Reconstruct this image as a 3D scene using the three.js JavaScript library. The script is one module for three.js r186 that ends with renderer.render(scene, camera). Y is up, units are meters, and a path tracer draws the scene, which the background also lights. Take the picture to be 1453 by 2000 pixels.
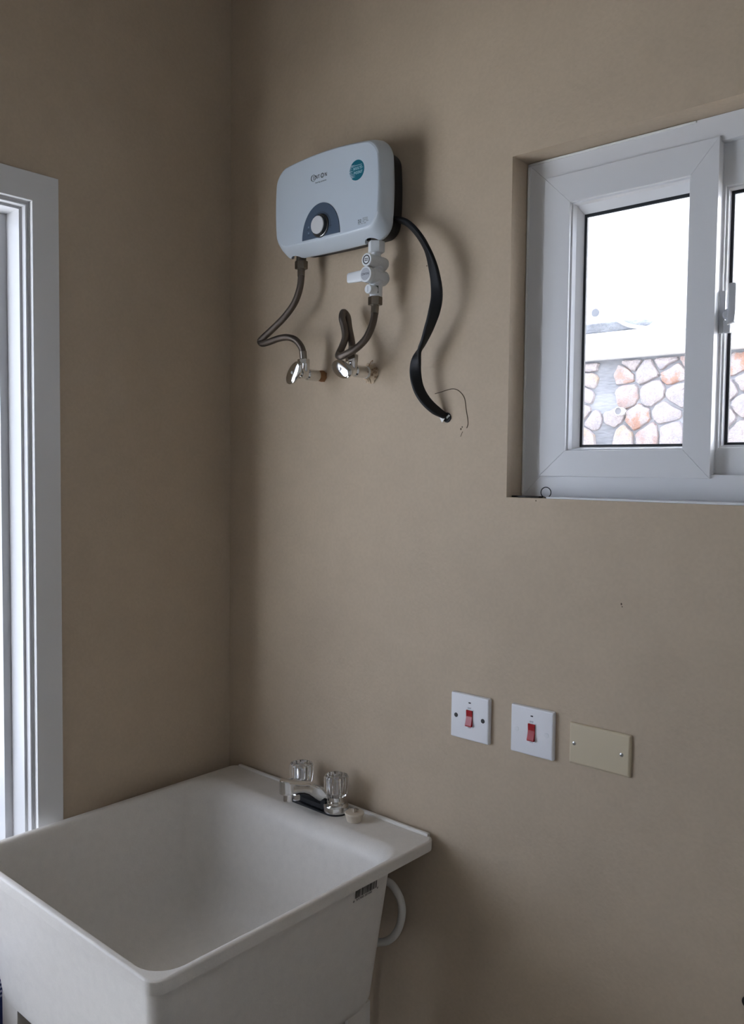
import * as THREE from 'three';
import { RoundedBoxGeometry } from 'three/addons/geometries/RoundedBoxGeometry.js';
import { mergeGeometries } from 'three/addons/utils/BufferGeometryUtils.js';
import { Brush, Evaluator, SUBTRACTION } from 'three-bvh-csg';

// ---------------------------------------------------------------- camera, sky, exposure
const scene = new THREE.Scene();
const camera = new THREE.PerspectiveCamera(62.109, 1453 / 2000, 0.02, 100);
camera.position.set(1.6116, 1.577, 1.3048);
camera.rotation.order = 'YXZ';
camera.rotation.set(-0.05101, 0.72448, 0.01064);
scene.add(camera);

// even overcast sky; all light comes through the door opening on the left and the window
scene.background = new THREE.Color().setRGB(0.84, 0.95, 1.18);
scene.backgroundIntensity = 1.0;

const renderer = new THREE.WebGLRenderer({ antialias: true });
renderer.toneMapping = THREE.LinearToneMapping;
renderer.toneMappingExposure = 3.95;
const sun = new THREE.DirectionalLight(new THREE.Color().setRGB(1, 1, 1), 28);   // high sun over the roof: it reaches the yard beyond the door, not the room
sun.position.set(-1 + 0.3, 6, 1 + 8); sun.target.position.set(-1, 0, 1); sun.castShadow = true; sun.shadow.radius = 4;
Object.assign(sun.shadow.camera, { left: -14, right: 14, top: 14, bottom: -14, far: 40 }); sun.shadow.mapSize.set(2048, 2048);
scene.add(sun, sun.target);
renderer.shadowMap.enabled = true;

// ---------------------------------------------------------------- helpers
let seed = 7;
const rnd = () => { seed = (seed * 1664525 + 1013904223) >>> 0; return seed / 4294967296; };
const V3 = (x, y, z) => new THREE.Vector3(x, y, z);
const used = new Map();
function numbered(n) { const k = used.get(n) || 0; used.set(n, k + 1); return k ? n + '_' + String(k).padStart(3, '0') : n; }
function shadow(o) { o.castShadow = true; o.receiveShadow = true; return o; }
function part(name, geo, mat, parent, label) {
  const m = shadow(new THREE.Mesh(Array.isArray(geo) ? merge(geo) : geo, mat));
  m.name = name; parent.add(m); if (label) m.userData.label = label; return m;
}
function thing(name, label, category, pos = [0, 0, 0], group) {
  const g = new THREE.Group(); g.name = numbered(name); g.position.set(...pos); scene.add(g);
  g.userData = { label, category }; if (group) g.userData.group = group; return g;
}
function solo(name, geo, mat, label, category, pos) {
  const m = part(numbered(name), geo, mat, scene); if (pos) m.position.set(...pos);
  m.userData = { label, category }; return m;
}
function struct(name, geo, mat, label) {
  const m = geo ? part(name, geo, mat, scene) : new THREE.Group();
  if (!geo) { m.name = name; scene.add(m); }
  m.userData = { kind: 'structure' }; if (label) m.userData.label = label; return m;
}
function flat(g) {
  const f = g.index ? g.toNonIndexed() : g;
  for (const k of Object.keys(f.attributes)) if (!['position', 'normal', 'uv'].includes(k)) f.deleteAttribute(k);
  if (!f.attributes.uv) boxUV(f);
  if (!f.attributes.normal) f.computeVertexNormals();
  f.clearGroups(); return f;
}
// smooth normals except across edges sharper than the angle (positions matched to a hundredth of a millimetre)
function creased(g, angle) {
  const p = g.attributes.position, n = p.count, N = new Float32Array(n * 3), F = new Float32Array(n * 3), lim = Math.cos(angle), at_ = new Map();
  const a = V3(), b = V3(), c = V3();
  for (let i = 0; i < n; i += 3) {
    a.fromBufferAttribute(p, i); b.fromBufferAttribute(p, i + 1); c.fromBufferAttribute(p, i + 2); b.sub(a); c.sub(a); b.cross(c);
    for (let k = 0; k < 3; k++) {
      F.set([b.x, b.y, b.z], (i + k) * 3);
      const key = Math.round(p.getX(i + k) * 1e5) + ',' + Math.round(p.getY(i + k) * 1e5) + ',' + Math.round(p.getZ(i + k) * 1e5);
      if (!at_.has(key)) at_.set(key, []); at_.get(key).push(i + k);
    }
  }
  for (const list of at_.values()) for (const i of list) {
    a.set(F[i * 3], F[i * 3 + 1], F[i * 3 + 2]); const la = a.length() || 1; c.set(0, 0, 0);
    for (const j of list) { b.set(F[j * 3], F[j * 3 + 1], F[j * 3 + 2]); const lb = b.length(); if (lb > 0 && a.dot(b) >= lim * la * lb) c.add(b); }
    if (c.lengthSq() === 0) c.copy(a); c.normalize(); N.set([c.x, c.y, c.z], i * 3);
  }
  g.setAttribute('normal', new THREE.BufferAttribute(N, 3)); return g;
}
function merge(list) { return mergeGeometries(list.map(flat), false); }
function boxUV(g) {
  const p = g.attributes.position, uv = new Float32Array(p.count * 2);
  const a = V3(), b = V3(), c = V3(), n = V3();
  for (let i = 0; i < p.count; i += 3) {
    a.fromBufferAttribute(p, i); b.fromBufferAttribute(p, i + 1); c.fromBufferAttribute(p, i + 2);
    n.copy(b).sub(a).cross(c.clone().sub(a));
    const x = Math.abs(n.x), y = Math.abs(n.y), z = Math.abs(n.z);
    [a, b, c].forEach((v, k) => {
      const [s, t] = y >= x && y >= z ? [v.x, v.z] : x >= z ? [v.z, v.y] : [v.x, v.y];
      uv[(i + k) * 2] = s; uv[(i + k) * 2 + 1] = t;
    });
  }
  g.setAttribute('uv', new THREE.BufferAttribute(uv, 2)); return g;
}
// skin between rings of equal length; ends may be closed by fans
function loft(rings, { capA = true, capB = true, crease = 0.6, closed = true } = {}) {
  const P = [], n = rings[0].length, m = closed ? n : n - 1;
  const tri = (a, b, c) => P.push(...a, ...b, ...c);
  for (let r = 0; r < rings.length - 1; r++) for (let i = 0; i < m; i++) {
    const a = rings[r][i], b = rings[r][(i + 1) % n], c = rings[r + 1][(i + 1) % n], d = rings[r + 1][i];
    tri(a, b, c); tri(a, c, d);
  }
  const fan = (ring, flip) => {
    const c = [0, 1, 2].map((k) => ring.reduce((s, v) => s + v[k], 0) / n);
    for (let i = 0; i < n; i++) { const a = ring[i], b = ring[(i + 1) % n]; flip ? tri(c, b, a) : tri(c, a, b); }
  };
  if (capA) fan(rings[0], true);
  if (capB) fan(rings[rings.length - 1], false);
  if (capA && capB) {                       // outward faces, whichever way the rings were listed
    let vol = 0; for (let i = 0; i < P.length; i += 9) vol += P[i] * (P[i + 4] * P[i + 8] - P[i + 5] * P[i + 7]) - P[i + 1] * (P[i + 3] * P[i + 8] - P[i + 5] * P[i + 6]) + P[i + 2] * (P[i + 3] * P[i + 7] - P[i + 4] * P[i + 6]);
    if (vol < 0) for (let i = 0; i < P.length; i += 9) for (let k = 0; k < 3; k++) { const t = P[i + 3 + k]; P[i + 3 + k] = P[i + 6 + k]; P[i + 6 + k] = t; }
  }
  const g = new THREE.BufferGeometry();
  g.setAttribute('position', new THREE.BufferAttribute(new Float32Array(P), 3));
  boxUV(g);
  return creased(g, crease);
}
// rounded rectangle in plan, at height y, anticlockwise seen from below so that upward lofts face out
function planRing(x0, x1, z0, z1, r, y, k = 7) {
  const out = [], cs = [[x1 - r, z1 - r, 0], [x0 + r, z1 - r, 1], [x0 + r, z0 + r, 2], [x1 - r, z0 + r, 3]];
  for (const [cx, cz, q] of cs) for (let i = 0; i <= k; i++) {
    const a = (q + i / k) * Math.PI / 2; out.push([cx + r * Math.cos(a), y, cz + r * Math.sin(a)]);
  }
  return out.reverse();
}
const curve = (pts, tension = 0.5) => new THREE.CatmullRomCurve3(pts.map((p) => V3(...p)), false, 'centripetal', tension);
function tube(pts, r, seg = 80, rad = 14) {
  const c = curve(pts), g = flat(new THREE.TubeGeometry(c, seg, r, rad, false));
  const L = c.getLength(), uv = g.attributes.uv;
  for (let i = 0; i < uv.count; i++) uv.setXY(i, uv.getX(i) * L, uv.getY(i) * 2 * Math.PI * r);
  return g;
}
function lathe(pts, seg = 40, crease = 0.5) { return creased(flat(new THREE.LatheGeometry(pts.map((p) => new THREE.Vector2(...p)), seg)), crease); }
function at(g, x = 0, y = 0, z = 0) { g.translate(x, y, z); return g; }
function rotX(g, a) { g.rotateX(a); return g; }
function rotY(g, a) { g.rotateY(a); return g; }
function rotZ(g, a) { g.rotateZ(a); return g; }
function rbox(w, h, d, r = 0.002, x = 0, y = 0, z = 0, s = 3) { return at(flat(new RoundedBoxGeometry(w, h, d, s, r)), x, y, z); }
function hexNut(r, h, bevel = 0.0012, turn = 0) { // axis y, centred
  const s = new THREE.Shape();
  for (let i = 0; i < 6; i++) { const a = i * Math.PI / 3 + turn; s[i ? 'lineTo' : 'moveTo']((r - bevel) * Math.cos(a), (r - bevel) * Math.sin(a)); }
  const g = new THREE.ExtrudeGeometry(s, { depth: h - 2 * bevel, bevelEnabled: true, bevelSize: bevel, bevelThickness: bevel, bevelSegments: 2 });
  g.translate(0, 0, -(h - 2 * bevel) / 2); g.rotateX(Math.PI / 2); return flat(g);
}
function extrude(shape, depth, bevel = 0, seg = 2) {
  return flat(new THREE.ExtrudeGeometry(shape, { depth, bevelEnabled: bevel > 0, bevelSize: bevel, bevelThickness: bevel, bevelSegments: seg, bevelOffset: -bevel, curveSegments: 32 }));
}
function rectShape(x0, y0, x1, y1) { return new THREE.Shape([[x0, y0], [x1, y0], [x1, y1], [x0, y1]].map((p) => new THREE.Vector2(...p))); }
function rectHole(x0, y0, x1, y1) { return new THREE.Path([[x0, y0], [x0, y1], [x1, y1], [x1, y0]].map((p) => new THREE.Vector2(...p))); }

// value noise for textures
function noiseGrid(n, cells, sd) {
  let s = sd; const r = () => { s = (s * 1664525 + 1013904223) >>> 0; return s / 4294967296; };
  const g = Array.from({ length: cells * cells }, r), out = new Float32Array(n * n);
  const f = (t) => t * t * (3 - 2 * t);
  for (let y = 0; y < n; y++) for (let x = 0; x < n; x++) {
    const u = x / n * cells, v = y / n * cells, i = Math.floor(u), j = Math.floor(v), a = f(u - i), b = f(v - j);
    const q = (p, w) => g[(w % cells) * cells + (p % cells)];
    out[y * n + x] = (q(i, j) * (1 - a) + q(i + 1, j) * a) * (1 - b) + (q(i, j + 1) * (1 - a) + q(i + 1, j + 1) * a) * b;
  }
  return out;
}
function dataTex(n, fn, srgb, size) {
  const d = new Uint8Array(n * n * 4);
  for (let i = 0; i < n * n; i++) { const c = fn(i % n, (i / n) | 0, i); d[i * 4] = c[0]; d[i * 4 + 1] = c[1]; d[i * 4 + 2] = c[2]; d[i * 4 + 3] = 255; }
  const t = new THREE.DataTexture(d, n, n); t.wrapS = t.wrapT = THREE.RepeatWrapping; t.magFilter = THREE.LinearFilter; t.minFilter = THREE.LinearFilter;
  if (srgb) t.colorSpace = THREE.SRGBColorSpace;
  if (size) t.repeat.set(1 / size, 1 / size);
  t.needsUpdate = true; return t;
}
function canvasTex(w, h, draw) {
  const c = document.createElement('canvas'); c.width = w; c.height = h; draw(c.getContext('2d'), w, h);
  const t = new THREE.CanvasTexture(c); t.colorSpace = THREE.SRGBColorSpace; t.magFilter = THREE.LinearFilter; return t;
}
// uv laid from object x, y over a rectangle
function uvXY(g, x0, y0, x1, y1) {
  const p = g.attributes.position, uv = new Float32Array(p.count * 2);
  for (let i = 0; i < p.count; i++) { uv[i * 2] = (p.getX(i) - x0) / (x1 - x0); uv[i * 2 + 1] = (p.getY(i) - y0) / (y1 - y0); }
  g.setAttribute('uv', new THREE.BufferAttribute(uv, 2)); return g;
}

// ---------------------------------------------------------------- materials
const n8 = noiseGrid(512, 8, 1), n32 = noiseGrid(512, 32, 2), n128 = noiseGrid(512, 128, 3), n256 = noiseGrid(512, 256, 4);
const wallBump = dataTex(512, (x, y, i) => { const v = 90 * n128[i] + 70 * n256[i] + 50 * n32[i]; return [v, v, v]; }, false, 0.5);
const wallTint = dataTex(512, (x, y, i) => { const v = 247 + 6 * (n8[i] - 0.5) + 5 * (n32[i] - 0.5) + 7 * (n256[i] - 0.5); return [v, v, v]; }, true, 1.1);
const S = (o) => new THREE.MeshStandardMaterial(o);
const lin = (r, g, b) => new THREE.Color().setRGB(r, g, b);
const M = {
  wall: S({ color: lin(0.575, 0.465, 0.342), roughness: 0.72, map: wallTint, bumpMap: wallBump, bumpScale: 0.0004 }),
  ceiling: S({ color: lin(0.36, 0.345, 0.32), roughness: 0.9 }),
  paleWall: S({ color: lin(0.8, 0.78, 0.74), roughness: 0.85 }),
  floor: S({ color: lin(0.11, 0.095, 0.08), roughness: 0.5 }),
  trim: S({ color: lin(0.74, 0.74, 0.74), roughness: 0.38, bumpMap: wallBump, bumpScale: 0.0001 }),
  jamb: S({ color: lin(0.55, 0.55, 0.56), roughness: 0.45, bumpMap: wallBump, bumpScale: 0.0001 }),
  upvc: S({ color: lin(0.76, 0.77, 0.79), roughness: 0.35 }),
  upvcCut: S({ color: lin(0.66, 0.67, 0.69), roughness: 0.5 }),
  gasket: S({ color: lin(0.012, 0.016, 0.022), roughness: 0.6 }),
  pane: new THREE.MeshPhysicalMaterial({ color: 0xffffff, transmission: 1, thickness: 0, roughness: 0.0, ior: 1.5 }),
  zinc: S({ color: lin(0.55, 0.57, 0.6), roughness: 0.35, metalness: 0.4 }),
  heater: S({ color: lin(0.56, 0.62, 0.68), roughness: 0.28 }),
  heaterBack: S({ color: lin(0.012, 0.013, 0.015), roughness: 0.5 }),
  slate: S({ color: lin(0.075, 0.115, 0.15), roughness: 0.35 }),
  black: S({ color: lin(0.012, 0.013, 0.016), roughness: 0.4 }),
  knobCap: S({ color: lin(0.62, 0.63, 0.65), roughness: 0.35 }),
  chrome: S({ color: lin(0.72, 0.72, 0.71), roughness: 0.09, metalness: 1 }),
  nickel: S({ color: lin(0.27, 0.24, 0.205), roughness: 0.28, metalness: 1 }),
  white: S({ color: lin(0.72, 0.75, 0.77), roughness: 0.3 }),
  valveGrey: S({ color: lin(0.5, 0.52, 0.56), roughness: 0.4 }),
  rust: S({ color: lin(0.33, 0.16, 0.07), roughness: 0.9 }),
  plaster: S({ color: lin(0.3, 0.2, 0.12), roughness: 0.95 }),
  plasterPale: S({ color: lin(0.56, 0.44, 0.31), roughness: 0.95 }),
  ptfe: S({ color: lin(0.82, 0.82, 0.8), roughness: 0.7 }),
  cable: new THREE.MeshPhysicalMaterial({ color: lin(0.008, 0.009, 0.011), roughness: 0.5, specularIntensity: 0.55 }),
  crack: S({ color: lin(0.11, 0.08, 0.055), roughness: 1 }),
  switchWhite: S({ color: lin(0.84, 0.85, 0.87), roughness: 0.3 }),
  red: S({ color: lin(0.42, 0.012, 0.02), roughness: 0.25 }),
  cream: S({ color: lin(0.64, 0.545, 0.385), roughness: 0.45 }),
  screw: S({ color: lin(0.5, 0.5, 0.48), roughness: 0.3, metalness: 1 }),
  acrylic: new THREE.MeshPhysicalMaterial({ color: lin(0.97, 0.96, 0.95), transmission: 1, thickness: 0.02, roughness: 0.06, ior: 1.49 }),
  acrylicCore: S({ color: lin(0.6, 0.58, 0.56), roughness: 0.3, metalness: 0.6 }),
  rubber: S({ color: lin(0.62, 0.54, 0.44), roughness: 0.6 }),
  pvc: S({ color: lin(0.72, 0.69, 0.63), roughness: 0.4 }),
  darkMetal: S({ color: lin(0.05, 0.042, 0.035), roughness: 0.45, metalness: 0.6 }),
  mortar: null,
};
const braid = dataTex(64, (x, y) => { const a = ((x + y) % 16) / 16, b = ((x - y + 64) % 16) / 16; const v = 255 * (0.35 + 0.65 * Math.max(Math.sin(a * Math.PI), Math.sin(b * Math.PI)) * (((x >> 3) + (y >> 3)) & 1 ? 1 : 0.75)); return [v, v, v]; }, false, 0.009);
M.hose = S({ color: lin(0.135, 0.112, 0.095), roughness: 0.33, metalness: 0.85, bumpMap: braid, bumpScale: 0.0004 });
// moulded plastic with fine grain and a few scuffs
const tubTint = dataTex(512, (x, y, i) => { const s = n256[i] > 0.975 && n32[i] > 0.66 ? -22 : 0; const v = 245 + 5 * (n32[i] - 0.5) + 5 * (n256[i] - 0.5) + s; return [v, v - 1, v - 3]; }, true, 0.35);
M.tub = S({ color: lin(0.82, 0.785, 0.74), roughness: 0.45, map: tubTint, bumpMap: wallBump, bumpScale: 0.00025 });

// ---------------------------------------------------------------- room shell
const T = 0.2, TL = 0.13, RX = 2.1, RZ = 2.6, RH = 2.8;
const WIN = { x0: 0.779, x1: 1.43, y0: 1.528, y1: 2.129 };
const DOOR = { z0: 0.5, z1: 1.60, y1: 2.085 };
{
  const s = rectShape(-TL, -0.2, RX + T, RH + 0.2); s.holes.push(rectHole(WIN.x0, WIN.y0, WIN.x1, WIN.y1));
  const wr = struct('wall_right', at(extrude(s, T), 0, 0, -T), M.wall, 'beige painted wall with the water heater and the window');
  // hairline crack round the plaster patch at the cable hole
  const c1 = [[0.6148, 1.7214], [0.6282, 1.7236], [0.6426, 1.7267], [0.6581, 1.7283], [0.67, 1.7243], [0.6831, 1.7113], [0.6882, 1.6884], [0.6928, 1.6617], [0.69, 1.6542]].map(([x, y]) => [x, y, 0.0002]);
  const c2 = [[0.681, 1.648], [0.6797, 1.6458], [0.6763, 1.6383]].map(([x, y]) => [x, y, 0.0001]);
  part('plaster_crack', [tube(c1, 0.0008, 60, 6), tube(c2, 0.0005, 16, 6)], M.crack, wr, 'hairline crack round the patched cable hole');
  const chips = [[0.6766, 1.6526, 0.0016], [0.6795, 1.6563, 0.0012], [1.0031, 1.3602, 0.0014], [0.5906, 1.9667, 0.0011], [0.8398, 1.5238, 0.0011], [1.0045, 1.356, 0.0009]];
  part('paint_chip', chips.map(([x, y, r]) => at(new THREE.SphereGeometry(r, 8, 6).scale(1, 1.3, 0.25), x, y, 0)), M.crack, wr);

  const l = rectShape(0.0, -0.2, RZ + T, RH + 0.2); l.holes.push(rectHole(DOOR.z0, 0, DOOR.z1, DOOR.y1));
  struct('wall_left', rotY(extrude(l, TL), -Math.PI / 2), M.wall, 'beige painted wall with the white door frame');
  struct('wall_front', at(extrude(rectShape(0, -0.2, RX + T, RH + 0.2), T), 0, 0, RZ), M.paleWall);
  struct('wall_far', at(rotY(extrude(rectShape(0, -0.2, RZ, RH + 0.2), T), -Math.PI / 2), RX + T, 0, 0), M.paleWall);
  struct('floor', at(new THREE.BoxGeometry(RX, 0.2, RZ), RX / 2, -0.1, RZ / 2), M.floor);
  struct('ceiling', at(new THREE.BoxGeometry(RX, 0.2, RZ), RX / 2, RH + 0.1, RZ / 2), M.ceiling);
}

// ---------------------------------------------------------------- door frame: profile swept up, across and down
{
  const d = struct('door_1', null, null, 'white painted door frame with moulded architrave');
  const Y = 2.1387, ZL = 0.443, ZR = 0.443 + (DOOR.z1 - 0.5 + 2 * 0.057);
  // [distance in from the outer edge, distance out from the wall]
  function sweep(profile) {
    const station = [
      ([s, x]) => [x, 0, ZL + s], ([s, x]) => [x, Y - s, ZL + s], ([s, x]) => [x, Y - s, ZR - s], ([s, x]) => [x, 0, ZR - s]];
    const rings = station.map((f) => profile.map(f));
    return loft(rings, { crease: 0.35 });
  }
  const arc = (cx, cy, r, a0, a1, n = 5) => Array.from({ length: n + 1 }, (_, i) => { const a = a0 + (a1 - a0) * i / n; return [cx + r * Math.cos(a), cy + r * Math.sin(a)]; });
  part('casing', sweep([[0, 0], [0, 0.0155], ...arc(0.0025, 0.0155, 0.0025, Math.PI, Math.PI / 2, 4), ...arc(0.0535, 0.0165, 0.0015, Math.PI / 2, 0, 4), [0.0555, 0.0075], [0.0555, 0]]), M.trim, d);
  part('jamb', sweep([[0.0556, -0.02], [0.0556, 0.0072], [0.0590, 0.0072], [0.0594, 0.0060], [0.0602, 0.0060], [0.0606, 0.0072], ...arc(0.0620, 0.0057, 0.0018, Math.PI / 2, 0, 4), [0.0642, -0.0074], [0.0692, -0.0076], [0.0692, -0.1295], [0.0575, -0.1295], [0.0575, -0.02]]), M.jamb, d);
  part('door_stop', sweep([[0.0693, -0.0602], [0.0850, -0.0602], [0.0850, -0.098], [0.0693, -0.098]]), M.jamb, d);
}

// ---------------------------------------------------------------- window: outer frame, two sliding sashes
const windowGroup = struct('window_1', null, null, 'white sliding window with two glazed sashes');
function bars(r0, r1, profileZ0, profileZ1, mat, parent, name, gap = 0.0001, bev = 0.0006) {
  // four mitred bars between rectangles r0 (outside) and r1 (inside), from z0 (back) to z1 (front)
  const q = [[[r0[0], r0[1]], [r0[2], r0[1]], [r1[2], r1[1]], [r1[0], r1[1]]], [[r0[2], r0[1]], [r0[2], r0[3]], [r1[2], r1[3]], [r1[2], r1[1]]],
    [[r0[2], r0[3]], [r0[0], r0[3]], [r1[0], r1[3]], [r1[2], r1[3]]], [[r0[0], r0[3]], [r0[0], r0[1]], [r1[0], r1[1]], [r1[0], r1[3]]]];
  q.forEach((pts) => {
    const c = pts.reduce((s, p) => [s[0] + p[0] / 4, s[1] + p[1] / 4], [0, 0]);
    const sh = new THREE.Shape(pts.map((p) => new THREE.Vector2(p[0], p[1])));
    const g = new THREE.ExtrudeGeometry(sh, { depth: profileZ1 - profileZ0 - bev, bevelEnabled: true, bevelSize: bev, bevelThickness: bev, bevelOffset: -bev - gap + 0.0, bevelSegments: 2 });
    part(name, at(flat(g), 0, 0, profileZ0), mat, parent);
  });
}
function ringGeo(r0, r1, z0, z1) {
  const s = rectShape(...r0); s.holes.push(rectHole(...r1)); return at(extrude(s, z1 - z0), 0, 0, z0);
}
{
  const { x0, x1, y0, y1 } = WIN, mid = (x0 + x1) / 2;
  // outer frame with its face just behind the reveal and two tracks
  bars([x0 + 0.0005, y0 + 0.0005, x1 - 0.0005, y1 - 0.0005], [x0 + 0.044, y0 + 0.045, x1 - 0.044, y1 - 0.041], -0.135, -0.0515, M.upvc, windowGroup, 'frame');
  part('window_sill', rbox(x1 - x0 - 0.08, 0.0035, 0.05, 0.0012, (x0 + x1) / 2 + 0.0399, y0 + 0.0017, -0.0255), M.upvc, windowGroup, 'thin white sill strip');
  part('sealant', [rbox(0.004, 0.59, 0.004, 0.0015, x0 + 0.003, (y0 + y1) / 2, -0.0505), rbox(0.3, 0.004, 0.004, 0.0015, x0 + 0.155, y1 - 0.003, -0.0505)], M.ptfe, windowGroup, 'bead of white sealant at the reveal');

  function sash(x0, x1, y0, y1, g, zf, zb, gz, label) {
    const s = new THREE.Group(); s.name = 'sash'; windowGroup.add(s); if (label) s.userData.label = label;
    bars([x0, y0, x1, y1], [g.x0, g.y0, g.x1, g.y1], zb, zf, M.upvc, s, 'rail');
    // glazing bead sloping in to the gasket, then the black gasket and the pane
    const bead = [[g.x0, g.y0, g.x1, g.y1, zf - 0.006], [g.x0 + 0.003, g.y0 + 0.003, g.x1 - 0.003, g.y1 - 0.003, zf - 0.006], [g.x0 + Math.min(0.006, g.p0 - g.x0), g.y0 + 0.003, g.x1 - 0.003, g.y1 - 0.005, zf - 0.014], [g.p0, g.q0 - 0.004, g.p1, g.q1 + 0.005, gz + 0.004], [g.p0, g.q0 - 0.004, g.p1, g.q1 + 0.005, gz - 0.006], [g.x0, g.y0, g.x1, g.y1, gz - 0.006]]
      .map(([a, b, c, d, z]) => [[a, b, z], [c, b, z], [c, d, z], [a, d, z]]);
    part('glazing_bead', loft(bead, { capA: false, capB: false, crease: 0.2 }), M.upvc, s);
    part('gasket', ringGeo([g.p0 - 0.0005, g.q0 - 0.0045, g.p1 + 0.0005, g.q1 + 0.0055], [g.p0 + 0.005, g.q0, g.p1 - 0.003, g.q1], gz - 0.001, gz + 0.0035), M.gasket, s, 'black rubber glazing seal');
    part('pane', new THREE.PlaneGeometry(g.p1 - g.p0 + 0.004, g.q1 - g.q0 + 0.008).translate((g.p0 + g.p1) / 2, (g.q0 + g.q1) / 2, gz), M.pane, s);
    return s;
  }
  sash(0.818, 1.1225, 1.567, 2.0935, { x0: 0.8685, x1: 1.0785, y0: 1.6125, y1: 2.0435, p0: 0.884, p1: 1.0745, q0: 1.623, q1: 2.0195 }, -0.046, -0.0635, -0.0745, 'nearer left sash');
  sash(1.096, 1.405, 1.553, 2.0905, { x0: 1.1270, x1: 1.372, y0: 1.616, y1: 2.022, p0: 1.1310, p1: 1.372, q0: 1.6245, q1: 2.0125 }, -0.0665, -0.1, -0.085, 'right sash in the rear track');
  part('brush_seal', rbox(0.0035, 0.51, 0.004, 0.001, 1.1215, 1.83, -0.0647), M.upvcCut, windowGroup);
  // latch on the meeting stile
  const lt = new THREE.Group(); lt.name = 'latch'; windowGroup.add(lt); lt.userData.label = 'pale grey cam latch on the meeting stile';
  part('latch_plate', rbox(0.0095, 0.066, 0.0035, 0.001, 1.1278, 1.8275, -0.065), M.zinc, lt);
  part('latch_hub', rotX(at(lathe([[0, 0], [0.0085, 0], [0.0092, 0.002], [0.0088, 0.010], [0.0062, 0.013], [0, 0.013]], 24), 0, 0, 0), Math.PI / 2).translate(1.1405, 1.8215, -0.064), M.zinc, lt);
  part('keeper', rbox(0.011, 0.020, 0.008, 0.002, 1.1375, 1.8035, -0.0605), M.zinc, lt);
  const lv = new THREE.Shape(); lv.moveTo(-0.0065, -0.024); lv.lineTo(0.0045, -0.0205); lv.lineTo(0.0058, -0.004); lv.lineTo(0.0058, 0.036); lv.quadraticCurveTo(0.0056, 0.0395, 0.002, 0.0395); lv.lineTo(-0.0052, 0.039); lv.lineTo(-0.0058, 0.008); lv.closePath();
  part('lever', at(extrude(lv, 0.005, 0.0012), 1.1475, 1.8285, -0.053), M.zinc, lt);
}

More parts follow.
